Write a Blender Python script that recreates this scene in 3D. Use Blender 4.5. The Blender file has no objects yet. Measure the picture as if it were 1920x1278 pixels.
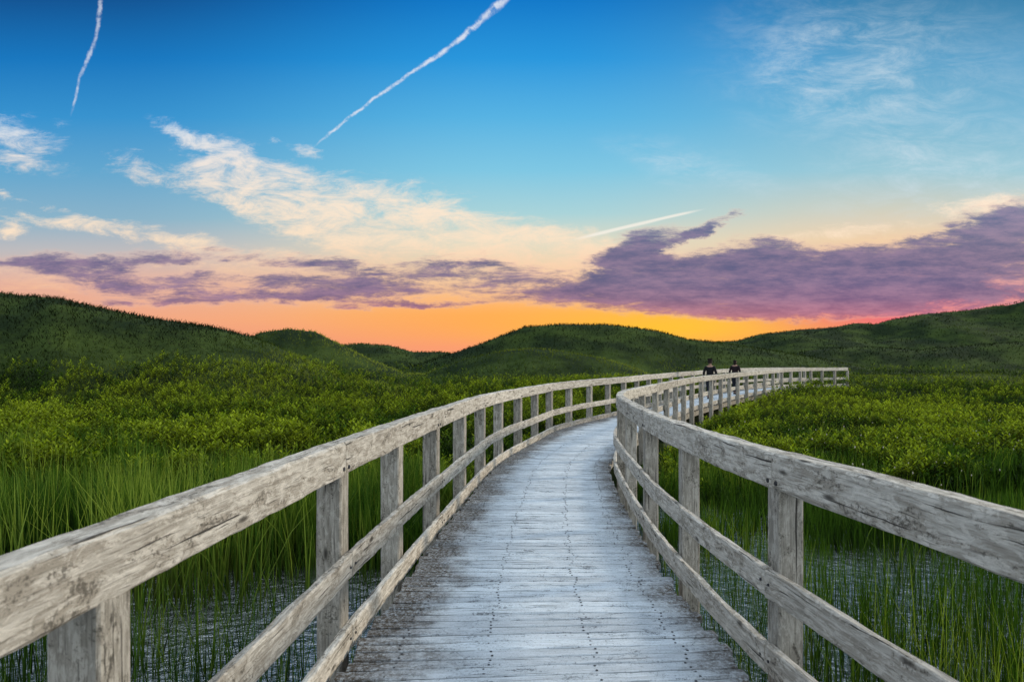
import bpy, math, random
import numpy as np
from mathutils import Vector
rng=np.random.default_rng(7); random.seed(7)
SC=bpy.context.scene
COL=SC.collection
F=1280.0; HX=960.0; HY=685.0; CAMH=1.53
def s2l(c):
    return tuple(((v/255)/12.92 if v/255<=0.04045 else ((v/255+0.055)/1.055)**2.4) for v in c)+(1.0,)
# ------------------------------------------------------------ camera
cam=bpy.data.objects.new("camera",bpy.data.cameras.new("camera"));COL.objects.link(cam)
cam.location=(0,0,CAMH);cam.rotation_euler=(math.radians(90),0,0)
cam.data.lens=24;cam.data.sensor_width=36;cam.data.shift_y=(HY-639)/1920
cam.data.clip_start=0.05;cam.data.clip_end=8000
cam.data.dof.use_dof=True;cam.data.dof.focus_distance=7;cam.data.dof.aperture_fstop=4.5
SC.camera=cam
SC.view_settings.view_transform='Standard'
try: SC.view_settings.look='None'
except: pass
SC.view_settings.exposure=0
# ------------------------------------------------------------ world
W=bpy.data.worlds.new("World");SC.world=W;W.use_nodes=True
NT=W.node_tree;NT.nodes.clear()
class G:
    def __init__(s,nt): s.nt=nt
    def n(s,t,**k):
        x=s.nt.nodes.new(t)
        for a,b in k.items(): setattr(x,a,b)
        return x
    def put(s,sock,v):
        if isinstance(v,bpy.types.NodeSocket): s.nt.links.new(v,sock)
        elif v is not None: sock.default_value=v
    def m(s,op,a,b=None,c=None,clamp=False):
        x=s.n('ShaderNodeMath',operation=op);x.use_clamp=clamp
        s.put(x.inputs[0],a);s.put(x.inputs[1],b)
        if c is not None:s.put(x.inputs[2],c)
        return x.outputs[0]
    def vm(s,op,a,b=None,sc=None):
        x=s.n('ShaderNodeVectorMath',operation=op)
        s.put(x.inputs[0],a)
        if b is not None:s.put(x.inputs[1],b)
        if sc is not None:s.put(x.inputs['Scale'],sc)
        return x.outputs['Value'] if op in('LENGTH','DOT_PRODUCT','DISTANCE') else x.outputs[0]
    def ss(s,v,a,b,c=0.0,d=1.0,smooth=True):
        x=s.n('ShaderNodeMapRange');x.interpolation_type='SMOOTHSTEP' if smooth else 'LINEAR';x.clamp=True
        s.put(x.inputs[0],v)
        for i,q in zip((1,2,3,4),(a,b,c,d)): s.put(x.inputs[i],q)
        return x.outputs[0]
    def noise(s,vec,scale,detail=5,rough=.55,dist=0.0,col=False):
        x=s.n('ShaderNodeTexNoise');s.put(x.inputs['Vector'],vec)
        x.inputs['Scale'].default_value=scale;x.inputs['Detail'].default_value=detail
        x.inputs['Roughness'].default_value=rough;x.inputs['Distortion'].default_value=dist
        return x.outputs['Color'] if col else x.outputs['Fac']
    def map(s,vec,loc=(0,0,0),rot=(0,0,0),sc=(1,1,1),t='POINT'):
        x=s.n('ShaderNodeMapping');x.vector_type=t;s.put(x.inputs['Vector'],vec)
        x.inputs['Location'].default_value=loc;x.inputs['Rotation'].default_value=rot;x.inputs['Scale'].default_value=sc
        return x.outputs[0]
    def mix(s,f,a,b,bt='MIX'):
        x=s.n('ShaderNodeMix');x.data_type='RGBA';x.blend_type=bt
        s.put(x.inputs[0],f);s.put(x.inputs[6],a);s.put(x.inputs[7],b)
        return x.outputs[2]
    def ramp(s,f,pts):
        x=s.n('ShaderNodeValToRGB');s.put(x.inputs[0],f);e=x.color_ramp.elements
        while len(e)<len(pts): e.new(0.5)
        for i,(p,c) in enumerate(pts): e[i].position=p;e[i].color=c
        return x.outputs[0]
g=G(NT)
tc=g.n('ShaderNodeTexCoord').outputs['Generated']
sp=g.n('ShaderNodeSeparateXYZ');g.put(sp.inputs[0],tc)
dx,dy,dz=sp.outputs
yy=g.m('MAXIMUM',g.m('ABSOLUTE',dy),0.12)
u=g.m('DIVIDE',dx,yy);v=g.m('DIVIDE',g.m('MAXIMUM',dz,-0.02),yy)
cx=g.n('ShaderNodeCombineXYZ');g.put(cx.inputs[0],u);g.put(cx.inputs[1],v);P=cx.outputs[0]
def rampv(lst):
    pts=sorted([((HY-y)/F/0.6,s2l(c)) for y,c in lst],key=lambda t:t[0])
    return [(max(0,min(1,p)),c) for p,c in pts]
vf=g.m('DIVIDE',v,0.6)
Lr=g.ramp(vf,rampv([(0,(14,84,148)),(110,(20,118,190)),(220,(54,146,206)),(320,(98,166,206)),(410,(138,178,200)),(470,(190,186,188)),(530,(228,176,156)),(600,(242,166,130)),(660,(236,148,124))]))
Cr=g.ramp(vf,rampv([(0,(10,120,200)),(110,(38,150,220)),(220,(86,178,226)),(320,(126,198,226)),(400,(168,210,216)),(460,(222,218,194)),(530,(248,202,150)),(590,(254,178,100)),(650,(250,156,114))]))
Rr=g.ramp(vf,rampv([(0,(52,128,172)),(110,(90,160,200)),(220,(116,180,210)),(320,(152,198,212)),(390,(205,205,190)),(450,(240,206,166)),(530,(218,144,150)),(590,(236,112,112)),(650,(250,130,70))]))
sky=g.mix(g.ss(u,-0.6,0.0),Lr,Cr)
sky=g.mix(g.ss(u,0.05,0.6),sky,Rr)
pert=g.vm('SUBTRACT',g.noise(g.map(P,sc=(1,2.2,1)),6,8,.68,col=True),(.5,.5,.5))
Pp=g.vm('ADD',P,g.vm('MULTIPLY',pert,(.17,.055,0)))
Pf=g.vm('ADD',P,g.vm('SCALE',g.vm('SUBTRACT',g.noise(P,26,5,.65,col=True),(.5,.5,.5)),sc=.014))
def blob(Pc,x,y,rx,ry,ang=0):
    m=g.map(Pc,((x-HX)/F,(HY-y)/F,0),(0,0,math.radians(ang)),(rx/F,ry/F,1),'TEXTURE')
    return g.ss(g.vm('LENGTH',m),0.0,1.0,1.0,0.0)
def msum(Pc,lst):
    r=None
    for b in lst:
        q=blob(Pc,*b)
        r=q if r is None else g.m('ADD',r,q)
    return g.m('MINIMUM',r,1.15)
sky=g.mix(g.m('MULTIPLY',blob(P,1240,612,480,72,0),.95),sky,s2l((255,194,46)))
sky=g.mix(g.m('MULTIPLY',blob(P,900,600,430,75,0),.5),sky,s2l((255,166,68)))
sky=g.mix(g.m('MULTIPLY',blob(P,1720,575,420,80,0),.6),sky,s2l((226,92,128)))
veil=g.m('MULTIPLY',msum(Pp,[(1650,140,420,230,-10),(1300,310,220,55,-15),(1750,330,360,130,5),(1560,130,190,120,-20)]),
         g.ss(g.noise(g.map(P,rot=(0,0,.25),sc=(1,2.8,1)),11,10,.74,.5),.34,.80))
sky=g.mix(g.m('MULTIPLY',veil,.62),sky,s2l((208,224,234)))
cream=msum(Pp,[(20,255,190,80,-15),(290,325,170,50,-20),(350,255,110,24,-20),(470,340,230,85,-30),(600,370,310,90,-18),(760,400,330,105,-12),(960,450,310,90,-10),(430,345,130,60,-20),
 (1060,470,180,60,0),(560,420,240,60,-20),(820,470,420,50,0),(1000,505,330,60,0),(1280,480,180,50,0),(120,415,340,24,-8),(350,448,200,32,-10),(1860,385,200,35,8),(1560,440,260,30,3),(60,520,200,50,0),(450,500,280,60,0),(570,275,90,18,-15),(60,370,180,16,-20),(20,430,60,30,0)])
nz=g.noise(g.map(P,rot=(0,0,.30),sc=(1,3.0,1)),14,12,.74,.5)
nzb=g.noise(g.map(P,loc=(5,2,0),rot=(0,0,.30),sc=(1,2.2,1)),6,5,.6,.6)
cd=g.ss(g.m('ADD',g.m('ADD',g.m('MULTIPLY',cream,.64),g.m('MULTIPLY',g.m('SUBTRACT',nzb,.5),1.1)),g.m('MULTIPLY',g.m('SUBTRACT',nz,.5),2.6)),.16,1.12)
cd=g.m('MULTIPLY',cd,g.ss(cream,.02,.4))
creamcol=g.ramp(vf,rampv([(230,(222,230,238)),(300,(244,232,222)),(380,(254,232,208)),(450,(253,226,196)),(520,(250,202,164)),(600,(252,172,115))]))
sky=g.mix(g.m('MULTIPLY',cd,.93),sky,creamcol)
purp=msum(Pp,[(90,492,320,30,2),(360,473,210,32,0),(600,490,160,24,0),(280,530,380,32,0),(430,562,400,22,0),(620,522,250,30,0),(850,508,260,40,0),(650,548,250,26,0),(170,508,180,26,0),(760,575,200,12,0),
 (1080,548,460,42,2),(1200,460,150,55,22),(1320,428,120,20,22),(1240,505,260,58,0),(1300,540,420,56,0),(1500,522,460,76,3),(1420,468,140,42,0),(1740,498,420,90,6),(1890,418,200,76,14),(1680,552,540,58,0),(1450,584,460,26,0)])
nz2=g.noise(g.map(P,loc=(3,1,0),rot=(0,0,-.05),sc=(1,5.0,1)),11,12,.74,.3)
nz3=g.noise(g.map(P,loc=(1,6,0),sc=(1,3.6,1)),5,4,.55,.4)
purp2=g.m('MULTIPLY',purp,g.ss(u,-.05,.2,.80,1.0))
pv=g.m('ADD',g.m('ADD',purp2,g.m('MULTIPLY',g.m('SUBTRACT',nz3,.5),.9)),g.m('MULTIPLY',g.m('SUBTRACT',nz2,.5),2.3))
pd=g.m('MULTIPLY',g.ss(pv,.08,.98),g.ss(purp,.03,.4))
pc=g.ramp(vf,rampv([(400,(92,108,154)),(480,(78,88,136)),(530,(88,90,138)),(560,(120,94,138)),(585,(170,102,134)),(620,(226,122,108))]))
pl=g.mix(.28,pc,s2l((156,136,164)))
pc=g.mix(g.ss(u,-.1,-.5),pc,pl)
pc=g.mix(g.ss(g.noise(g.map(P,sc=(1,4.5,1)),13,10,.74),.33,.68),g.mix(.34,pc,s2l((52,62,106))),g.mix(.26,pc,s2l((222,166,176))))
edge=g.mix(g.ss(pv,.20,.75),s2l((246,200,176)),pc)
sky=g.mix(g.m('MULTIPLY',pd,.94),sky,edge)
def seg(x1,y1,x2,y2,w,k=1.45):
    L=math.hypot(x2-x1,y2-y1)/2*k
    return ((x1+x2)/2,(y1+y2)/2,L,w,math.degrees(math.atan2(-(y2-y1),x2-x1)))
ct=msum(Pf,[seg(975,-25,895,45,10.5),seg(905,38,845,88,7.5),seg(855,82,775,135,6.5),seg(790,125,690,192,5.5),seg(705,182,598,268,4.5),
  seg(194,-25,178,80,6),seg(180,70,152,145,5),seg(152,140,134,210,4.5)])
ctn=g.ss(g.noise(P,60,6,.7),.33,.60,.10,1)
cto=g.ss(u,-.45,-.35,.6,.88)
sky=g.mix(g.m('MULTIPLY',g.m('MULTIPLY',g.m('MINIMUM',g.m('MULTIPLY',ct,1.3),1.0),ctn),cto),sky,s2l((222,228,240)))
ct2=msum(P,[seg(1085,447,1180,424,5,1.5),seg(1150,431,1250,408,5,1.5),seg(1220,414,1312,394,4,1.4)])
sky=g.mix(g.m('MULTIPLY',g.m('MINIMUM',g.m('MULTIPLY',ct2,1.3),1),.72),sky,s2l((250,242,230)))
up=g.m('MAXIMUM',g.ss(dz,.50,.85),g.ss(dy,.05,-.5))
sky=g.mix(up,sky,(1.12,1.29,1.45,1))  # unseen sky overhead and behind brightened, added as fill light for the deck
ns=g.n('ShaderNodeTexSky');ns.sky_type='NISHITA';ns.sun_disc=False;ns.sun_elevation=math.radians(9);ns.sun_rotation=math.radians(55)
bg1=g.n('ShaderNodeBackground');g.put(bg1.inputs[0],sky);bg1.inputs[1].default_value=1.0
bg2=g.n('ShaderNodeBackground');g.put(bg2.inputs[0],ns.outputs[0]);bg2.inputs[1].default_value=0.003
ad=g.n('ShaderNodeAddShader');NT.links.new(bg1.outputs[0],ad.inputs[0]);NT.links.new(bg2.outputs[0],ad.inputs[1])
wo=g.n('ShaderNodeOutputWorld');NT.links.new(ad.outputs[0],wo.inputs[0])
sl=bpy.data.lights.new("sun","SUN");sl.energy=2.9;sl.angle=math.radians(6);sl.color=(1,.86,.66)
so=bpy.data.objects.new("sun",sl);COL.objects.link(so)
az=math.radians(72);el=math.radians(17)
d=Vector((math.sin(az)*math.cos(el),math.cos(az)*math.cos(el),math.sin(el)))
so.rotation_euler=(-d).to_track_quat('-Z','Y').to_euler()
# ------------------------------------------------------------ helpers
def mat(name):
    m=bpy.data.materials.new(name);m.use_nodes=True;nt=m.node_tree;nt.nodes.clear()
    q=G(nt);b=q.n('ShaderNodeBsdfPrincipled');o=q.n('ShaderNodeOutputMaterial');nt.links.new(b.outputs[0],o.inputs[0])
    return m,q,b,o
def mesh_np(name,V,Q,mats,attrs=None,uv=None,mi=None,smooth=False,fs=4):
    me=bpy.data.meshes.new(name);V=np.asarray(V,dtype=np.float32);Q=np.asarray(Q,dtype=np.int32)
    n=len(Q);me.vertices.add(len(V));me.vertices.foreach_set('co',V.ravel())
    me.loops.add(n*fs);me.loops.foreach_set('vertex_index',Q.ravel())
    me.polygons.add(n);me.polygons.foreach_set('loop_start',np.arange(0,n*fs,fs,dtype=np.int32))
    try: me.polygons.foreach_set('loop_total',np.full(n,fs,dtype=np.int32))
    except: pass
    me.update(calc_edges=True)
    if mi is not None: me.polygons.foreach_set('material_index',np.asarray(mi,dtype=np.int32))
    me.polygons.foreach_set('use_smooth',np.full(n,smooth,dtype=bool))
    if attrs:
        for k,a in attrs.items():
            at=me.attributes.new(k,'FLOAT','POINT');at.data.foreach_set('value',np.asarray(a,dtype=np.float32))
    if uv is not None:
        ul=me.uv_layers.new(name='UVMap');ul.data.foreach_set('uv',np.asarray(uv,dtype=np.float32).ravel())
    for m in mats: me.materials.append(m)
    me.validate()
    return me
def obj(name,me,parent=None,**props):
    o=bpy.data.objects.new(name,me);COL.objects.link(o)
    if parent: o.parent=parent
    for k,a in props.items(): o[k]=a
    return o
_perm=rng.random((256,256))
def vn(x,y):
    xi=np.floor(x).astype(int);yi=np.floor(y).astype(int);fx=x-xi;fy=y-yi
    fx=fx*fx*(3-2*fx);fy=fy*fy*(3-2*fy)
    a=_perm[xi%256,yi%256];b=_perm[(xi+1)%256,yi%256];c=_perm[xi%256,(yi+1)%256];e=_perm[(xi+1)%256,(yi+1)%256]
    return (a*(1-fx)+b*fx)*(1-fy)+(c*(1-fx)+e*fx)*fy
def fbm(x,y,o=4):
    r=0;am=.5;t=0
    for i in range(o):
        r=r+am*vn(x*2**i+17*i,y*2**i+31*i);t+=am;am*=.5
    return r/t
def sst(x,a,b):
    t=np.clip((x-a)/(b-a),0,1);return t*t*(3-2*t)
# ------------------------------------------------------------ path curves
def dens(pts,step=0.02):
    p=np.array(pts,float);n=len(p);out=[]
    for i in range(n-1):
        p0=p[max(i-1,0)];p1=p[i];p2=p[i+1];p3=p[min(i+2,n-1)]
        if i==0:p0=2*p1-p2
        if i==n-2:p3=2*p2-p1
        t=np.linspace(0,1,80,endpoint=False)[:,None]
        out.append(.5*((2*p1)+(-p0+p2)*t+(2*p0-5*p1+4*p2-p3)*t**2+(-p0+3*p1-3*p2+p3)*t**3))
    c=np.vstack(out+[p[-1:]])
    L=np.r_[0,np.cumsum(np.hypot(*np.diff(c,axis=0).T))]
    s=np.arange(0,L[-1],step);c=np.c_[np.interp(s,L,c[:,0]),np.interp(s,L,c[:,1])]
    k=np.ones(61)/61;pad=np.vstack([c[:1]+(c[:1]-c[30:0:-1]),c,c[-1:]+(c[-1:]-c[-2:-32:-1])])
    return np.c_[np.convolve(pad[:,0],k,'valid'),np.convolve(pad[:,1],k,'valid')]
RC=dens([(1.80,-1),(1.63,1),(1.53,2.04),(1.36,3.67),(1.33,5.24),(1.41,7.33),(1.68,10.3),(2.4,13.1),(3.7,16.4),(5.6,21),(7.5,24.6),(9.9,28.7),(13.6,34),(16.8,37.6),(20.2,40.4)])
LC=dens([(-1.35,-1),(-1.2,.8),(-1.14,1.83),(-1.01,4.23),(-.75,7.3),(-.36,10.8),(.30,13.75),(1.1,16.6),(3.35,21.2),(5.5,25.6),(7.9,29.8),(11.9,35.6),(15.5,39.6),(18.8,42.3)])
def arclen(c): return np.r_[0,np.cumsum(np.hypot(*np.diff(c,axis=0).T))]
LS=arclen(LC);RS=arclen(RC)
def rise(y): return float(np.interp(y,[0,14,21,29,35,38,46],[0,0,.07,.17,.29,.31,.31]))
def at(c,S,s):
    x=np.interp(s,S,c[:,0]);y=np.interp(s,S,c[:,1]);e=.05
    tx=np.interp(s+e,S,c[:,0])-np.interp(s-e,S,c[:,0]);ty=np.interp(s+e,S,c[:,1])-np.interp(s-e,S,c[:,1])
    l=np.hypot(tx,ty);return x,y,tx/l,ty/l
tt=np.linspace(0,1,900)
lx,ly,_,_=at(LC,LS,tt*LS[-1]);
ri=[];last=0
for a,b in zip(lx,ly):
    dd=np.hypot(RC[:,0]-a,RC[:,1]-b);j=int(np.argmin(dd));j=max(j,last);last=j;ri.append(j)
ri=np.array(ri,float)
k=np.ones(41)/41;rip=np.convolve(np.r_[np.full(20,ri[0]),ri,np.full(20,ri[-1])],k,'valid')
rx=np.interp(rip,np.arange(len(RC)),RC[:,0]);ry=np.interp(rip,np.arange(len(RC)),RC[:,1])
CXY=np.c_[(lx+rx)/2,(ly+ry)/2]
def pathdist(x,y):
    r=np.full(x.shape,1e9)
    for i in range(0,len(CXY),9):
        r=np.minimum(r,np.hypot(x-CXY[i,0],y-CXY[i,1]))
    return r
# ------------------------------------------------------------ terrain
def px2u(p): return (np.asarray(p,float)-HX)/F
RIDGES=[
 (40,17,16,[(-900,480),(-300,512),(0,545),(120,560),(200,577),(300,594),(400,609),(470,625),(520,646),(580,676),(660,708),(760,725)]),
 (56,14,14,[(380,700),(430,644),(490,620),(540,613),(590,618),(625,636),(680,664),(760,700)]),
 (84,22,20,[(480,720),(560,668),(630,646),(680,642),(730,645),(775,657),(830,658),(900,670),(1000,690)]),
 (54,12,10,[(760,720),(820,690),(880,668),(940,655),(1000,650),(1060,655),(1130,668),(1200,690),(1260,720)]),
 (72,22,20,[(720,700),(780,682),(850,659),(900,643),(950,625),(985,612),(1040,608),(1130,608),(1190,612),(1240,621),(1290,635),(1340,639),(1420,652),(1520,666),(1650,690)]),
 (78,14,14,[(1330,700),(1440,668),(1540,652),(1640,648),(1720,655),(1800,648),(1900,640),(2100,630)]),
 (112,38,30,[(1150,690),(1250,652),(1320,641),(1380,637),(1420,626),(1500,616),(1560,612),(1640,608),(1680,596),(1740,587),(1800,583),(1920,574),(2300,560),(3000,545)])]
WATER=-0.66
def terrain(x,y):
    r=np.hypot(x,y);base=-0.95+.5*sst(r+2.5*(fbm(x*.3,y*.3,3)-.5),8.5,13.5)+.10*(fbm(x*.5+5,y*.5,3)-.5)
    base=base-.25*sst(r,150,400)-2*sst(r,400,900)
    yd=np.maximum(y,.01);uu=x/yd
    add=np.zeros_like(r)
    for D,wn,wf,pts in RIDGES:
        U=px2u([p[0] for p in pts]);H=CAMH+(HY-np.array([p[1] for p in pts],float))/F*D+.45-.14
        h=np.interp(uu,U,H);h=np.where(y>3,h,0)
        dl=y-D+3*(fbm(uu*9+D,uu*0+2,3)-.5)
        w=np.where(dl<0,wn,wf);t=np.clip(1-np.abs(dl)/w,0,1);prof=t*t*(3-2*t)
        prof=prof*(1+.45*(fbm(x*.11+D,y*.11,2)-.5)*sst(np.abs(dl),1,6))
        add=np.maximum(add,np.maximum(h,0)*prof)
    n=(fbm(x*.16+9,y*.16,4)-.5)
    return base+add+n*.6*sst(r,9,24)*(1-.6*sst(add,.5,2))
nr=300;na=560
rad=np.r_[np.geomspace(.6,160,nr-40),np.geomspace(165,5000,40)]
ang=np.r_[np.linspace(-math.pi,-.95,60,endpoint=False),np.linspace(-.95,.95,na-120,endpoint=False),np.linspace(.95,math.pi,60,endpoint=False)]
A,Rr_=np.meshgrid(ang,rad);gx=Rr_*np.sin(A);gy=Rr_*np.cos(A);gz=terrain(gx,gy)
V=np.c_[gx.ravel(),gy.ravel(),gz.ravel()];V=np.vstack([V,[[0,0,-.95]]])
i=np.arange(nr-1)[:,None]*na;j=np.arange(na)[None,:];j2=(j+1)%na
Q=np.stack([i+j,i+na+j,i+na+j2,i+j2],-1).reshape(-1,4)[:,::-1]
m,q,b,o=mat("marsh_ground_material")
co=q.n('ShaderNodeTexCoord').outputs['Object']
n1=q.noise(co,.25,6,.6);n2=q.noise(co,6,6,.7)
c=q.mix(q.ss(n1,.38,.65),(.010,.020,.005,1),(.045,.070,.012,1));c=q.mix(q.ss(n2,.4,.7,0,.6),c,(.016,.028,.007,1))
q.put(b.inputs['Base Color'],c);b.inputs['Roughness'].default_value=1;b.inputs['Specular IOR Level'].default_value=.1
bp=q.n('ShaderNodeBump');bp.inputs['Strength'].default_value=.8;bp.inputs['Distance'].default_value=.2;q.put(bp.inputs['Height'],n2);q.put(b.inputs['Normal'],bp.outputs[0])
obj("ground",mesh_np("ground",V,Q,[m],smooth=True),kind="structure",label="green marsh and dune terrain reaching the horizon",category="ground")
a=np.linspace(0,2*math.pi,97)[:-1];rr=[0.01,4,9,16,30]
V=[];Q=[]
for r in rr:
    for t in a:V.append((r*math.sin(t),r*math.cos(t)+2,WATER))
for k in range(len(rr)-1):
    for t in range(96):Q.append((k*96+t,k*96+(t+1)%96,(k+1)*96+(t+1)%96,(k+1)*96+t))
m,q,b,o=mat("marsh_water_material")
b.inputs['Base Color'].default_value=(.035,.038,.035,1);b.inputs['Roughness'].default_value=.05;b.inputs['IOR'].default_value=4.5
co=q.n('ShaderNodeTexCoord').outputs['Object']
bp=q.n('ShaderNodeBump');bp.inputs['Strength'].default_value=.8;bp.inputs['Distance'].default_value=.06;q.put(bp.inputs['Height'],q.noise(co,8,5,.6));q.put(b.inputs['Normal'],bp.outputs[0])
obj("water",mesh_np("water",V,np.array(Q)[:,::-1],[m],smooth=True),kind="structure",label="shallow still marsh water among reeds",category="water")
# ------------------------------------------------------------ foliage materials
def folmat(name,dark,mid,bright,trans=.35,lo=.75,hi=.9):
    m=bpy.data.materials.new(name);m.use_nodes=True;nt=m.node_tree;nt.nodes.clear();q=G(nt)
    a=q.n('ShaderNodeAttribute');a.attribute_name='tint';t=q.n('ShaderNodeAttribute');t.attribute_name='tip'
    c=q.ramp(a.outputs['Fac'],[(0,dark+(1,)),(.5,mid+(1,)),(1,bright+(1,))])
    c=q.mix(q.ss(t.outputs['Fac'],.05,hi,lo,0),c,(.004,.009,.002,1))  # leaf and blade bases darkened: occlusion shade put into the colour
    d=q.n('ShaderNodeBsdfDiffuse');q.put(d.inputs[0],c)
    tr=q.n('ShaderNodeBsdfTranslucent');q.put(tr.inputs[0],q.mix(1.0,c,(1.3,1.3,.5,1),'MULTIPLY'))
    gl=q.n('ShaderNodeBsdfGlossy');gl.inputs['Roughness'].default_value=.5;gl.inputs[0].default_value=(.5,.55,.4,1)
    x=q.n('ShaderNodeMixShader');x.inputs[0].default_value=trans;nt.links.new(d.outputs[0],x.inputs[1]);nt.links.new(tr.outputs[0],x.inputs[2])
    y=q.n('ShaderNodeMixShader');y.inputs[0].default_value=.015;nt.links.new(x.outputs[0],y.inputs[1]);nt.links.new(gl.outputs[0],y.inputs[2])
    o=q.n('ShaderNodeOutputMaterial');nt.links.new(y.outputs[0],o.inputs[0]);return m
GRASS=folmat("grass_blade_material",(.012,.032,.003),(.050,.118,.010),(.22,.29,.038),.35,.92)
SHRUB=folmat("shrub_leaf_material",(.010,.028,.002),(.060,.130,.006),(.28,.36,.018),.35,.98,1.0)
DUNE=folmat("dune_grass_material",(.005,.010,.002),(.040,.066,.008),(.21,.25,.035),.3,.8)
def blades(pos,h,w,lean,tint,segs=3):
    n=len(pos);a=rng.random(n)*2*math.pi;la=rng.random(n)*2*math.pi
    wd=np.c_[np.cos(a),np.sin(a),np.zeros(n)];ld=np.c_[np.cos(la),np.sin(la),np.zeros(n)]
    Vs=[];tips=[]
    for k in range(segs+1):
        t=k/segs
        c=pos+np.c_[np.zeros(n),np.zeros(n),h*t*(1-.25*np.minimum(lean,1)*t)]+ld*(h*lean*t**2)[:,None]
        ww=w*(1-t**1.6)*.5+w*.04
        Vs.append(c-wd*ww[:,None]);Vs.append(c+wd*ww[:,None]);tips+= [np.full(n,t)]*2
    V=np.stack(Vs,1).reshape(-1,3);tip=np.stack(tips,1).ravel();m_=2*(segs+1)
    base=(np.arange(n)*m_)[:,None]
    Q=np.concatenate([base+np.array([[2*k,2*k+1,2*k+3,2*k+2]]) for k in range(segs)],0)
    return V,Q,np.repeat(tint,m_),tip
def join(parts):
    V=[];Q=[];T=[];P_=[];o=0
    for v_,q_,t_,p_ in parts:
        V.append(v_);Q.append(q_+o);T.append(t_);P_.append(p_);o+=len(v_)
    return np.vstack(V),np.vstack(Q),np.concatenate(T),np.concatenate(P_)
def samp(n,u0,u1,z0,z1):
    U=u0+(u1-u0)*rng.random(n);Z=z0*(z1/z0)**rng.random(n);return U*Z,Z
parts=[]
def reeds(n,u0,u1,z0,z1,hmin,hmax,wd,thr,seed,tb,lean=.45,soft=.12):
    x,y=samp(n,u0,u1,z0,z1);pd_=pathdist(x,y)
    cl=fbm(x*1.1+seed,y*1.1,3)
    k=(pd_>1.2)&(cl+rng.random(n)*soft>thr)
    x,y,cl,pd_=x[k],y[k],cl[k],pd_[k];n=len(x)
    z=np.maximum(terrain(x,y),-1.0)-.02
    h=(hmin+(hmax-hmin)*rng.random(n)**.8)*(.55+.9*cl)+np.maximum(WATER-z,0)
    h*= .75+.25*sst(pd_,1.2,2.2)
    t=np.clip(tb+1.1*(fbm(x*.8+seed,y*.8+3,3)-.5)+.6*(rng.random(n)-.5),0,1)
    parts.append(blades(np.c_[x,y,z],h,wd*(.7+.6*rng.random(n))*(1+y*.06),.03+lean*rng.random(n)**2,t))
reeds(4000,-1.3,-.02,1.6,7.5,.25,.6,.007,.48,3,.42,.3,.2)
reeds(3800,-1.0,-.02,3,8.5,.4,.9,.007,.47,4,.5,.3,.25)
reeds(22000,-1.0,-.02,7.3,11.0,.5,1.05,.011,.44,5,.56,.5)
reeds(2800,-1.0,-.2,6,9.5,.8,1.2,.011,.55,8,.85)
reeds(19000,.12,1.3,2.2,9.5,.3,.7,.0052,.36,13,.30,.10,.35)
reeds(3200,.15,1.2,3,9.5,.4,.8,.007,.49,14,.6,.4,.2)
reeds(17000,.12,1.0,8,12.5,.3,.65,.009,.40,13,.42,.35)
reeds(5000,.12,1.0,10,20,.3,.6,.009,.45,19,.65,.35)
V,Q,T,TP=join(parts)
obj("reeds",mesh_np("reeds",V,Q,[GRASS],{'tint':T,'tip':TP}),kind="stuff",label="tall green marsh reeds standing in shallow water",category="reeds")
def sprig(nl,seed):
    r=np.random.default_rng(seed);V=[];tip=[]
    for i in range(nl):
        t=(i+.5)/nl;az=i*2.4+r.random();z0=.15+.8*t;L=.28*(1.15-.45*t)*(.7+.6*r.random());wv=L*.20
        up=.35+.9*t;dx_,dy_=math.cos(az),math.sin(az)
        b_=np.array([dx_*.02,dy_*.02,z0]);d_=np.array([dx_,dy_,up]);d_/=np.linalg.norm(d_);s_=np.array([-dy_,dx_,0])
        V+= [b_,b_+d_*L*.5+s_*wv,b_+d_*L,b_+d_*L*.5-s_*wv];tip+=[t*.8,t*.8+.15,t*.8+.25,t*.8+.15]
    return np.array(V),np.array(tip)
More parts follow.
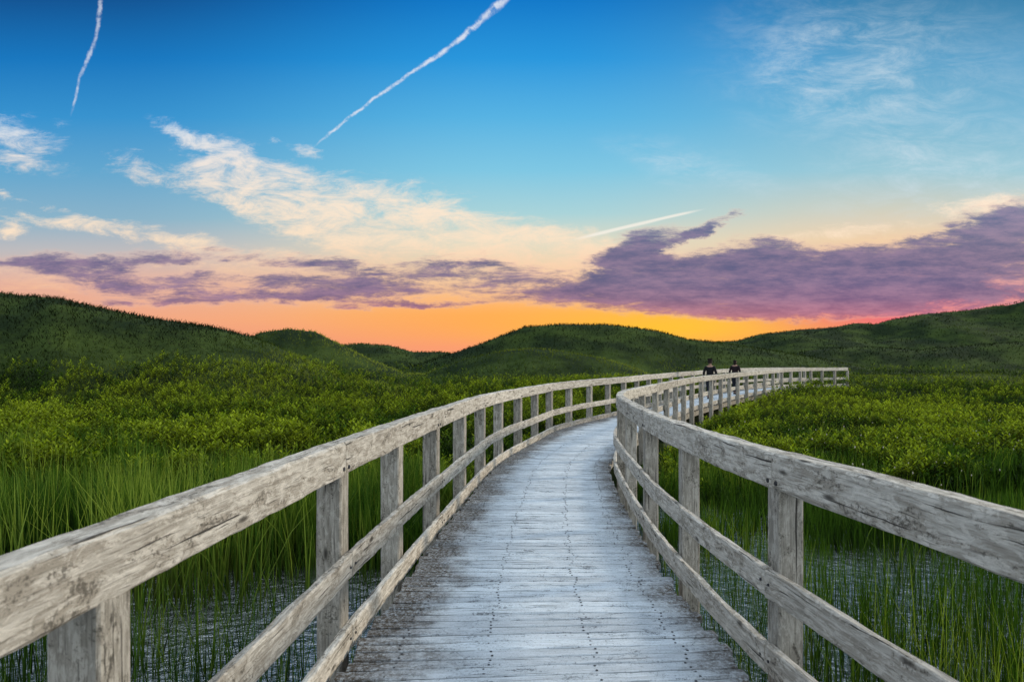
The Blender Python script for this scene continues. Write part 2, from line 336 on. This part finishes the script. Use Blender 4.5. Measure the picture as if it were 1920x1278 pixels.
def shrubs(n,u0,u1,z0,z1,size,grow,nl,tb,seed,thr=.0,zmax=.9,mound_h=.5,mf=.42):
    x,y=samp(n,u0,u1,z0,z1);pd_=pathdist(x,y);k=pd_>np.where(y>18,1.35,1.55)
    mound=.5*fbm(x*mf+seed,y*mf,3)+.5*(1-np.abs(vn(x*mf*2.1+seed,y*mf*2.1+4)-.5)*2)**1.0*.9
    z=terrain(x,y);k&=(z>-.74)&(mound>thr)&(z+1.5*(fbm(x*.2,y*.2+seed,3)-.5)<zmax)
    x,y,mound,z=x[k],y[k],mound[k],z[k];n=len(x)
    pdk=pathdist(x,y);ms=sst(mound,.32,.70)
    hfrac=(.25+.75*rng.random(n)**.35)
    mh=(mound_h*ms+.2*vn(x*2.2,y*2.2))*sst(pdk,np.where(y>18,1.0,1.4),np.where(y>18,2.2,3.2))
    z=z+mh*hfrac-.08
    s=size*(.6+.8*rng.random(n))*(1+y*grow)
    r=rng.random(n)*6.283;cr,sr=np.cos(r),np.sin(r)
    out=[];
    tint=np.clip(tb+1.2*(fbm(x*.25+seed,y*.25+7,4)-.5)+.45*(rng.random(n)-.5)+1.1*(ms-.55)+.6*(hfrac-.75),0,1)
    for kk in range(5):
        s_=slice(kk,None,5);tv,tp=sprig(nl,kk+seed);m_=len(tv);nn=len(x[s_])
        X=tv[None,:,0]*cr[s_][:,None]-tv[None,:,1]*sr[s_][:,None];Y=tv[None,:,0]*sr[s_][:,None]+tv[None,:,1]*cr[s_][:,None];Z=np.repeat(tv[None,:,2],nn,0)
        lx_=(rng.random(nn)-.5)*.8;ly_=(rng.random(nn)-.5)*.8
        X=X+Z*lx_[:,None];Y=Y+Z*ly_[:,None]
        VV=np.stack([X*s[s_][:,None]*1.2+x[s_][:,None],Y*s[s_][:,None]*1.2+y[s_][:,None],Z*s[s_][:,None]+z[s_][:,None]],-1).reshape(-1,3)
        QQ=(np.arange(nn)*m_)[:,None,None]+np.arange(m_).reshape(-1,4)[None]
        out.append((VV,QQ.reshape(-1,4),np.repeat(tint[s_],m_),np.tile(tp,nn)*(.5+.5*np.repeat(sst(rng.random(nn),0,1),m_))))
    return join(out)
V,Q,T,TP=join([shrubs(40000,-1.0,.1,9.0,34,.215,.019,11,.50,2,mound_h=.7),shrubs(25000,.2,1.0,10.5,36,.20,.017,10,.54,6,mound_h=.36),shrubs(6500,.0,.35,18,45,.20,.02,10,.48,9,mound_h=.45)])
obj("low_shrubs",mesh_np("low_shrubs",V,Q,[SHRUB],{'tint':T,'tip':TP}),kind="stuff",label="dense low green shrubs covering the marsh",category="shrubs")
V,Q,T,TP=shrubs(19000,-.95,.95,30,75,.22,.010,7,.32,11,zmax=.8,mound_h=.55,mf=.2)
obj("far_shrubs",mesh_np("far_shrubs",V,Q,[SHRUB],{'tint':T,'tip':TP}),kind="stuff",label="dark green scrub between the distant dunes",category="shrubs")
x,y=samp(165000,-.95,.95,17,125);z=terrain(x,y);kk=(pathdist(x,y)>1.5)&(z>-.5);x,y,z=x[kk],y[kk],z[kk];n=len(x)
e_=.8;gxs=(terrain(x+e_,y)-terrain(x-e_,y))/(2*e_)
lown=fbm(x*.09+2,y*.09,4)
t=.50+1.8*(lown-.5)+.2*(rng.random(n)-.5)-.75*gxs  # slope term puts shading into the tint: right-facing sides lighter, left-facing darker
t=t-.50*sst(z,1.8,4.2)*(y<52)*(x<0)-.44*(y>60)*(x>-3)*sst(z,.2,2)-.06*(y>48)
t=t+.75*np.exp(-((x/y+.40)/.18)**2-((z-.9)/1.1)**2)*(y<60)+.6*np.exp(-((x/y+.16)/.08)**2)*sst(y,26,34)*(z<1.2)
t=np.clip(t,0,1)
h=(.15+.18*rng.random(n))*(1+.15*(y>60))
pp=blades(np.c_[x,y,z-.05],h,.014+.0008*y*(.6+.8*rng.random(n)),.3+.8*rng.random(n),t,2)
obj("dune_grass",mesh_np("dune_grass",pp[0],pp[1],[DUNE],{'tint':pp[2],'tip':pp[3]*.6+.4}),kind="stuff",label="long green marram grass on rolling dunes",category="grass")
x,y=samp(110,.3,.9,9,18);kk=pathdist(x,y)>1.6;x,y=x[kk],y[kk];z=np.maximum(terrain(x,y),WATER)+.45+.3*rng.random(len(x))
V=[];Q=[]
for a_,b_,c_ in zip(x,y,z):
    o_=len(V);s=.008+.006*random.random()
    for dx_,dy_,dz_ in ((0,0,-1.6),(1,0,0),(0,1,0),(-1,0,0),(0,-1,0),(0,0,1.8)):V.append((a_+dx_*s,b_+dy_*s,c_+dz_*s))
    for k in range(4):
        Q.append((o_,o_+1+(k+1)%4,o_+1+k));Q.append((o_+5,o_+1+k,o_+1+(k+1)%4))
me=bpy.data.meshes.new("marsh_flowers");me.from_pydata(V,[],Q);
m,q,b,o=mat("flower_material");b.inputs['Base Color'].default_value=(.34,.31,.24,1);b.inputs['Roughness'].default_value=.9;me.materials.append(m)
obj("marsh_flowers",me,kind="stuff",label="tiny pale seed heads above marsh grass",category="flowers")
# ------------------------------------------------------------ wood materials
def woodmat(name,light,midc,dark,deck=False):
    m,q,b,o=mat(name);uv=q.n('ShaderNodeUVMap').outputs[0]
    ge=q.n('ShaderNodeTexCoord').outputs['Object']
    wob=q.vm('ADD',uv,q.vm('MULTIPLY',q.vm('SUBTRACT',q.noise(q.map(uv,sc=(3,8,1)),1.0,3,.5,col=True),(.5,.5,.5)),(0,.022,0)))
    gr=q.noise(q.map(wob,sc=(3.0,42,1)),1.0,10,.76,.3)
    gr2=q.noise(q.map(wob,sc=(5.5,130,1)),1.0,6,.65,.3)
    crk=q.noise(q.map(wob,loc=(7,3,0),sc=(1.6,60,1)),1.0,3,.5,.2)
    bl=q.noise(q.map(uv,sc=(4.0,11,1)),1.0,8,.75,.8)
    flk=q.noise(q.map(uv,loc=(3,9,0),sc=(10,26,1)),1.0,10,.8,.6)
    sp_=q.noise(ge,60,6,.8)
    vo=q.n('ShaderNodeTexVoronoi');q.put(vo.inputs['Vector'],q.map(wob,sc=(2.4,8,1)));vo.inputs['Scale'].default_value=1.0
    knot=q.m('MULTIPLY',q.ss(vo.outputs['Distance'],.05,.15,1,0),.95 if not deck else .3)
    con=.72 if not deck else .35
    c=q.mix(q.ss(gr,.35,.63,max(0,.52-con/2),min(1,.6+con/2)),dark+(1,),light+(1,))
    c=q.mix(q.ss(bl,.46,.59,0,.85 if not deck else .5),c,midc+(1,))
    if not deck: c=q.mix(q.ss(flk,.50,.56,0,.6),c,tuple(min(.8,x*1.22) for x in light)+(1,))
    c=q.mix(q.ss(gr2,.34,.45,.6 if not deck else .3,0),c,tuple(x*.40 for x in dark)+(1,))
    c=q.mix(q.ss(crk,.32,.36,.92 if not deck else .5,0),c,(.022,.019,.016,1))
    c=q.mix(q.ss(q.m('ADD',q.m('MULTIPLY',bl,.6),q.m('MULTIPLY',sp_,.5)),.585,.65,0,.8),c,tuple(x*.34 for x in dark)+(1,))
    c=q.mix(knot,c,tuple(x*.25 for x in dark)+(1,))
    pv_=q.n('ShaderNodeAttribute');pv_.attribute_name='tint'
    if deck:
        at_=q.n('ShaderNodeAttribute');at_.attribute_name='edge'
        e=q.m('ADD',at_.outputs['Fac'],q.m('MULTIPLY',q.m('SUBTRACT',q.noise(ge,1.9,9,.76),.5),1.3))
        dirt=q.ss(e,.52,.98);spd=q.ss(q.noise(ge,38,7,.85),.36,.56,.25,1)
        c=q.mix(q.m('MULTIPLY',dirt,spd),c,(.070,.053,.036,1))
        c=q.mix(q.ss(q.noise(ge,80,5,.85),.54,.64,0,.6),c,(.12,.11,.10,1))
        c=q.mix(1.0,c,q.ramp(pv_.outputs['Fac'],[(0,(.80,.80,.81,1)),(1,(1.1,1.1,1.1,1))]),'MULTIPLY')
    else:
        c=q.mix(1.0,c,q.ramp(pv_.outputs['Fac'],[(0,(.84,.83,.82,1)),(1,(1.1,1.1,1.1,1))]),'MULTIPLY')
    q.put(b.inputs['Base Color'],c);b.inputs['Roughness'].default_value=.85 if not deck else .92;b.inputs['Specular IOR Level'].default_value=.25 if not deck else .15
    hgt=q.m('ADD',q.m('MULTIPLY',gr,.9),q.m('ADD',q.m('MULTIPLY',gr2,.5),q.m('MULTIPLY',sp_,.55)))
    hgt=q.m('ADD',q.m('SUBTRACT',hgt,q.m('MULTIPLY',knot,.5)),q.ss(crk,.31,.37,-1.0,0))
    bp=q.n('ShaderNodeBump');bp.inputs['Strength'].default_value=.9;bp.inputs['Distance'].default_value=.010;q.put(bp.inputs['Height'],hgt);q.put(b.inputs['Normal'],bp.outputs[0])
    return m
RAIL=woodmat("weathered_rail_wood",(.585,.545,.48),(.34,.30,.245),(.21,.18,.14))
POST=woodmat("weathered_post_wood",(.40,.37,.32),(.25,.225,.185),(.14,.122,.095))
DECK=woodmat("weathered_deck_wood",(.73,.79,.84),(.53,.59,.64),(.33,.36,.385),deck=True)
m,q,b,o=mat("dark_bolt_metal");b.inputs['Base Color'].default_value=(.03,.03,.035,1);b.inputs['Metallic'].default_value=.6;b.inputs['Roughness'].default_value=.55;BOLT=m
class MB:
    def __init__(s): s.V=[];s.Q=[];s.UV=[];s.MI=[];s.E=[];s.T=[]
    def add(s,v,e=0,t=.5): s.V.append(v);s.E.append(e);s.T.append(t);return len(s.V)-1
    def quad(s,a,uv,mi=0): s.Q.append(a);s.UV.extend(uv);s.MI.append(mi)
    def mesh(s,name,mats,smooth=False):
        return mesh_np(name,s.V,s.Q,mats,{'edge':s.E,'tint':s.T},uv=s.UV,mi=s.MI,smooth=smooth)
def board(mb,p0,p1,up,wid,hei,ch=.008,seg=.12,jit=.0015,e=None,tint=.5,mid=None):
    p0=Vector(p0);p1=Vector(p1);ax=(p1-p0);L=ax.length;ax.normalize();up=Vector(up);sd=ax.cross(up).normalized();up=sd.cross(ax)
    hw,hh=wid/2,hei/2
    prof=[(-hw+ch,-hh),(hw-ch,-hh),(hw,-hh+ch),(hw,hh-ch),(hw-ch,hh),(-hw+ch,hh),(-hw,hh-ch),(-hw,-hh+ch)]
    per=[0];
    for i in range(8):
        a=prof[i];b_=prof[(i+1)%8];per.append(per[-1]+math.hypot(a[0]-b_[0],a[1]-b_[1]))
    n=max(1,int(L/seg));uo=random.random()*50;vo=random.random()*20;rings=[]
    lj=[(random.uniform(-1,1)*jit,random.uniform(-1,1)*jit) for _ in prof]
    for k in range(n+1):
        t=k/n;c=p0.lerp(p1,t)
        if mid is not None: c=c+mid*(4*t*(1-t))
        r=[]
        for i,(a,b_) in enumerate(prof):
            lj[i]=(lj[i][0]*.7+random.uniform(-1,1)*jit,lj[i][1]*.7+random.uniform(-1,1)*jit)
            r.append(mb.add(tuple(c+sd*(a+lj[i][0])+up*(b_+lj[i][1])),e(t) if e else 0,tint))
        rings.append(r)
    for k in range(n):
        for i in range(8):
            j=(i+1)%8;u0=uo+L*k/n;u1=uo+L*(k+1)/n
            mb.quad((rings[k][i],rings[k][j],rings[k+1][j],rings[k+1][i]),[(u0,vo+per[i]),(u0,vo+per[i+1]),(u1,vo+per[i+1]),(u1,vo+per[i])])
    for r,fl in ((rings[0],1),(rings[-1],0)):
        for q4 in ((0,1,2,7),(7,2,3,6),(6,3,4,5)):
            q4=q4[::-1] if fl else q4
            mb.quad(tuple(r[i] for i in q4),[(uo+prof[i][1]*.3,vo+prof[i][0]) for i in q4])
def bolt(mb,c,n,r=.012,h=.008):
    c=Vector(c);n=Vector(n).normalized();a=n.cross(Vector((0,0,1))).normalized() if abs(n.z)<.9 else Vector((1,0,0));b_=n.cross(a)
    N=8;lo=[mb.add(tuple(c+(a*math.cos(t)+b_*math.sin(t))*r)) for t in [i*2*math.pi/N for i in range(N)]]
    hi=[mb.add(tuple(c+n*h+(a*math.cos(t)+b_*math.sin(t))*r*.85)) for t in [i*2*math.pi/N for i in range(N)]]
    for i in range(N):
        j=(i+1)%N;mb.quad((lo[i],lo[j],hi[j],hi[i]),[(0,0)]*4,1)
    for q4 in ((0,1,2,3),(0,3,4,7),(4,5,6,7)): mb.quad(tuple(hi[i] for i in q4),[(0,0)]*4,1)
# ------------------------------------------------------------ railings
RT=1.10
def railing(C,S,sgn,label,spacing,nearposts,zm,zb,pw=.125):
    base=bpy.data.objects.new("railing",None);COL.objects.link(base)
    base['label']=label;base['category']="railing";base['group']="railings along the boardwalk"
    ss_=list(nearposts)
    while ss_[-1]+spacing<S[-1]-.1: ss_.append(ss_[-1]+spacing)
    pts=[]
    for s in ss_:
        x,y,tx,ty=at(C,S,s);ox,oy=(ty,-tx) if sgn>0 else (-ty,tx);pts.append((x,y,tx,ty,ox,oy))
    for name,zc,hh,th,inoff in (("top_rail",RT-.09,.18,.112,.056),("middle_rail",zm,.135,.04,.130),("bottom_rail",zb,.135,.04,.130)):
        mb=MB();step=2
        for i in range(0,len(pts)-1,step):
            j=min(i+step,len(pts)-1)
            a=pts[i];b_=pts[j]
            A_=Vector((a[0]-a[4]*inoff,a[1]-a[5]*inoff,zc+rise(a[1])));B_=Vector((b_[0]-b_[4]*inoff,b_[1]-b_[5]*inoff,zc+rise(b_[1])))
            midv=None
            if j-i==2:
                c_=pts[i+1];M_=Vector((c_[0]-c_[4]*inoff,c_[1]-c_[5]*inoff,zc+rise(c_[1])));midv=M_-(A_+B_)/2
            d_=(B_-A_).normalized()
            A2=A_+d_*.003+Vector((0,0,random.uniform(-.006,.006)));B2=B_-d_*.003+Vector((0,0,random.uniform(-.006,.006)))
            board(mb,A2,B2,(0,0,1),th,hh,ch=.010 if th>.05 else .006,seg=.08,jit=.0032,tint=random.random(),mid=midv)
            for pidx in sorted({i,j}):
                p_=pts[pidx];inn=Vector((-p_[4],-p_[5],0));sg=1 if pidx==i else -1
                pc_=Vector((p_[0]-p_[4]*inoff,p_[1]-p_[5]*inoff,zc+rise(p_[1])))+d_*sg*.045+inn*(th/2+.002)+Vector((0,0,-.05 if name=="top_rail" else .0))
                bolt(mb,pc_,inn,.013 if name=="top_rail" else .008,.006)
        obj(name,mb.mesh(name,[RAIL,BOLT]),base)
    for (x,y,tx,ty,ox,oy) in pts:
        mb=MB();w=pw;k_=.107-w/2
        cxx=x-ox*k_;cyy=y-oy*k_
        board(mb,(cxx,cyy,-1.15),(cxx,cyy,RT-.16+rise(y)),(ox,oy,0),w,w,ch=.008,seg=.2,jit=.0015,tint=random.random())
        obj("post",mb.mesh("post",[POST,BOLT]),base)
    return pts
def s_at(C,S,yv): return float(S[np.argmin(np.abs(C[:,1]-yv))])
lp=[s_at(LC,LS,t) for t in (-.1,1.80,3.80,5.15,6.6,8.2,9.8)]
rp=[s_at(RC,RS,t) for t in (-.1,1.5,3.37,4.95,6.5,8.1)]
railing(LC,LS,-1,"weathered grey wooden post-and-rail railing on the outer curve of the boardwalk",1.55,lp,.42,.03,.14)
railing(RC,RS,1,"weathered grey wooden post-and-rail railing on the inner curve of the boardwalk",1.5,rp,.47,.10,.125)
# ------------------------------------------------------------ deck
mb=MB();cl=arclen(CXY);s=0.02;idx=np.arange(len(CXY))
while s<cl[-1]-.2:
    pw=.105
    f=np.interp(s+pw/2,cl,idx);a=(np.interp(f,idx,lx),np.interp(f,idx,ly),np.interp(f,idx,rx),np.interp(f,idx,ry))
    zr=rise((a[1]+a[3])/2)
    l=Vector((a[0],a[1],zr));r=Vector((a[2],a[3],zr));dv=(r-l).normalized()
    l2=l+dv*(.20+random.uniform(-.025,.025));r2=r-dv*(.22+random.uniform(-.045,.03))
    l2.z+=-.02+random.uniform(-.002,.002);r2.z+=-.02+random.uniform(-.002,.002)
    tilt=random.uniform(-.02,.02)
    board(mb,l2,r2,Vector((0,0,1))+Vector((-dv.y,dv.x,0))*tilt,pw-.014+random.uniform(-.002,.002),.04,ch=.005,seg=.05 if s<16 else .5,jit=.0022,e=lambda t:abs(t-.55)*2,tint=random.random())
    if s<14:
        for t in (.12,.36,.64,.88):
            for o_ in (-.026,.026):
                c=l2.lerp(r2,t+random.uniform(-.004,.004));c=c+Vector((-dv.y,dv.x,0))*o_;c.z+=.0195;bolt(mb,c,(0,0,1),.0075,.0025)
    s+=pw
obj("boardwalk",mb.mesh("boardwalk",[DECK,BOLT]),kind="structure",label="curving weathered grey plank boardwalk deck",category="boardwalk")
mb=MB()
for fr in (.14,.5,.86):
    p_=None
    for i in range(0,len(CXY),18):
        c=Vector((lx[i]*(1-fr)+rx[i]*fr,ly[i]*(1-fr)+ry[i]*fr,-.145+rise(ly[i])))
        if p_ is not None: board(mb,p_,c,(0,0,1),.05,.19,seg=1)
        p_=c
obj("boardwalk_beams",mb.mesh("boardwalk_beams",[POST,BOLT]),kind="structure",label="dark timber beams under the boardwalk deck",category="beams")
# ------------------------------------------------------------ people
def flat(name,c,r=.85):
    m,q,b,o=mat(name);co=q.n('ShaderNodeTexCoord').outputs['Object']
    q.put(b.inputs['Base Color'],q.mix(q.ss(q.noise(co,18,4,.6),.3,.7),tuple(x*.7 for x in c)+(1,),c+(1,)));b.inputs['Roughness'].default_value=r;b.inputs['Specular IOR Level'].default_value=.2;return m
SKIN=flat("skin_material",(.36,.21,.15),.55);HAIR=flat("dark_hair_material",(.015,.010,.008));JEAN=flat("dark_trouser_material",(.02,.024,.035));SHOE=flat("shoe_material",(.02,.02,.02))
EYE=flat("eye_material",(.02,.02,.02),.3);LIP=flat("lip_material",(.3,.12,.1))
def skin(name,verts,edges,radii,mt,parent,sub=2,root=0):
    me=bpy.data.meshes.new(name);me.from_pydata(verts,edges,[]);o=bpy.data.objects.new(name,me);COL.objects.link(o);o.parent=parent
    o.modifiers.new("skin",'SKIN')
    for i,r in enumerate(radii):
        sv=me.skin_vertices[0].data[i];r=r if isinstance(r,tuple) else (r,r);sv.radius=r;sv.use_root=(i==root)
    ms=o.modifiers.new("sub",'SUBSURF');ms.levels=sub;ms.render_levels=sub
    dg=bpy.context.evaluated_depsgraph_get();ev=o.evaluated_get(dg);nm=bpy.data.meshes.new_from_object(ev)
    o.modifiers.clear();o.data=nm;nm.materials.clear();nm.materials.append(mt)
    nm.polygons.foreach_set('use_smooth',[True]*len(nm.polygons));return o
def person(loc,yaw,H,topc,label,armpose,hairlong):
    k=H/1.75;base=bpy.data.objects.new("person",None);COL.objects.link(base);base.location=loc;base.rotation_euler=(0,0,yaw)
    base['label']=label;base['category']="person"
    body=[(0,0,.95),(0,0,1.12),(0,.01,1.30),(0,0,1.44),(0,.0,1.50),(0,.02,1.57),(0,.03,1.66),(0,.02,1.73)]
    E=[(i,i+1) for i in range(7)];Rr2=[(.15,.11),(.135,.10),(.16,.11),(.12,.08),(.052,.052),(.062,.07),(.078,.092),(.05,.06)]
    def add(p,r,par):
        body.append(p);Rr2.append(r);E.append((par,len(body)-1));return len(body)-1
    for sx,st in ((-1,.16),(1,-.16)):
        a=add((sx*.095,0,.88),(.088,.09),0);a=add((sx*.10,st*.45+.03,.50),.058,a);a=add((sx*.10,st-.02,.10),.038,a);a=add((sx*.11,st+.14,.035),.034,a)
    for sx,(el_,hd_) in zip((-1,1),armpose):
        a=add((sx*.175,0,1.40),.052,3);a=add((sx*el_[0],el_[1],el_[2]),.038,a);a=add((sx*hd_[0],hd_[1],hd_[2]),.024,a)
        d_=(Vector(hd_)-Vector(el_)).normalized();d_=Vector((sx*d_.x,d_.y,d_.z));h0=Vector((sx*hd_[0],hd_[1],hd_[2]))
        a=add(tuple(h0+d_*.06),(.034,.018),a)
        sd=d_.cross(Vector((sx,0,.01))).normalized()
        for f,(o_,l_) in enumerate(((-.027,.065),(-.009,.075),(.009,.07),(.027,.055))):
            b1=add(tuple(h0+d_*.09+sd*o_),.0088,a);b2=add(tuple(h0+d_*(.09+l_*.6)+sd*o_*1.1+Vector((-sx*.008,0,0))),.008,b1);add(tuple(h0+d_*(.09+l_)+sd*o_*1.1+Vector((-sx*.025,0,0))),.007,b2)
        t1=add(tuple(h0+d_*.04+sd*.035),.009,a);add(tuple(h0+d_*.075+sd*.055),.008,t1)
    body=[(x*k,y*k,z*k) for x,y,z in body]
    skin("body",body,E,[tuple(c*k for c in r) if isinstance(r,tuple) else r*k for r in Rr2],SKIN,base)
    tv=[(0,0,.93),(0,0,1.10),(0,.01,1.30),(0,0,1.43),(0,0,1.475)];te=[(0,1),(1,2),(2,3),(3,4)];tr=[(.175,.13),(.16,.125),(.185,.135),(.15,.105),(.075,.075)]
    for sx,(el_,hd_) in zip((-1,1),armpose):
        tv.append((sx*.18,0,1.40));te.append((3,len(tv)-1));tr.append(.07)
        tv.append((sx*el_[0],el_[1],el_[2]));te.append((len(tv)-2,len(tv)-1));tr.append(.056)
        q_=[e*.25+h*.75 for e,h in zip(el_,hd_)];tv.append((sx*q_[0],q_[1],q_[2]));te.append((len(tv)-2,len(tv)-1));tr.append(.045)
    skin("jacket",[(x*k,y*k,z*k) for x,y,z in tv],te,[tuple(c*k for c in r) if isinstance(r,tuple) else r*k for r in tr],topc,base)
    tv=[(0,0,.97)];te=[];tr=[(.165,.125)]
    for sx,st in ((-1,.16),(1,-.16)):
        n0=len(tv);tv+= [(sx*.098,0,.86),(sx*.10,st*.45+.03,.50),(sx*.10,st-.02,.11)];te+=[(0,n0),(n0,n0+1),(n0+1,n0+2)];tr+=[(.105,.11),.075,.06]
    skin("trousers",[(x*k,y*k,z*k) for x,y,z in tv],te,[tuple(c*k for c in r) if isinstance(r,tuple) else r*k for r in tr],JEAN,base)
    for sx,st in ((-1,.16),(1,-.16)):
        skin("shoe",[(sx*.10*k,(st-.05)*k,.045*k),(sx*.105*k,(st+.08)*k,.042*k),(sx*.115*k,(st+.19)*k,.035*k)],[(0,1),(1,2)],[.045,.046,.036],SHOE,base)
    hv=[(0,-.005,1.60),(0,-.012,1.68),(0,.0,1.735)];he=[(0,1),(1,2)];hr=[(.074,.06),(.092,.085),(.07,.075)]
    if hairlong: hv.insert(0,(0,-.05,1.46));he=[(0,1),(1,2),(2,3)];hr.insert(0,(.06,.03))
    skin("hair",[(x*k,y*k,z*k) for x,y,z in hv],he,hr,HAIR,base,root=1)
    for sx in (-1,1):
        skin("eye",[(sx*.03*k,.112*k,1.645*k),(sx*.036*k,.112*k,1.645*k)],[(0,1)],[.009,.009],EYE,base,1)
        skin("ear",[(sx*.080*k,.02*k,1.66*k),(sx*.083*k,.015*k,1.625*k)],[(0,1)],[(.008,.018),(.008,.012)],SKIN,base,1)
    skin("nose",[(0,.112*k,1.645*k),(0,.128*k,1.615*k)],[(0,1)],[.008,.013],SKIN,base,1)
    skin("mouth",[(-.022*k,.105*k,1.583*k),(.022*k,.105*k,1.583*k)],[(0,1)],[.006,.006],LIP,base,1)
    return base
yawp=-math.atan2(.55,.83)
def on_path(pxv):
    j=int(np.argmin(np.abs(CXY[300:,0]/CXY[300:,1]-(pxv-HX)/F)))+300
    return CXY[j,0],CXY[j,1],rise(CXY[j,1])+.002
person(on_path(1331),yawp+.2,1.62,flat("black_jacket_material",(.008,.008,.010)),"person in dark jacket walking on the boardwalk",(((.27,-.02,1.14),(.25,.12,.93)),((.27,-.06,1.14),(.27,-.02,.89))),False)
person(on_path(1378),yawp-.1,1.58,flat("dark_red_jacket_material",(.014,.008,.010)),"person with long hair in dark top walking on the boardwalk",(((.26,-.05,1.14),(.26,.0,.89)),((.26,.0,1.14),(.23,.14,.95))),True)
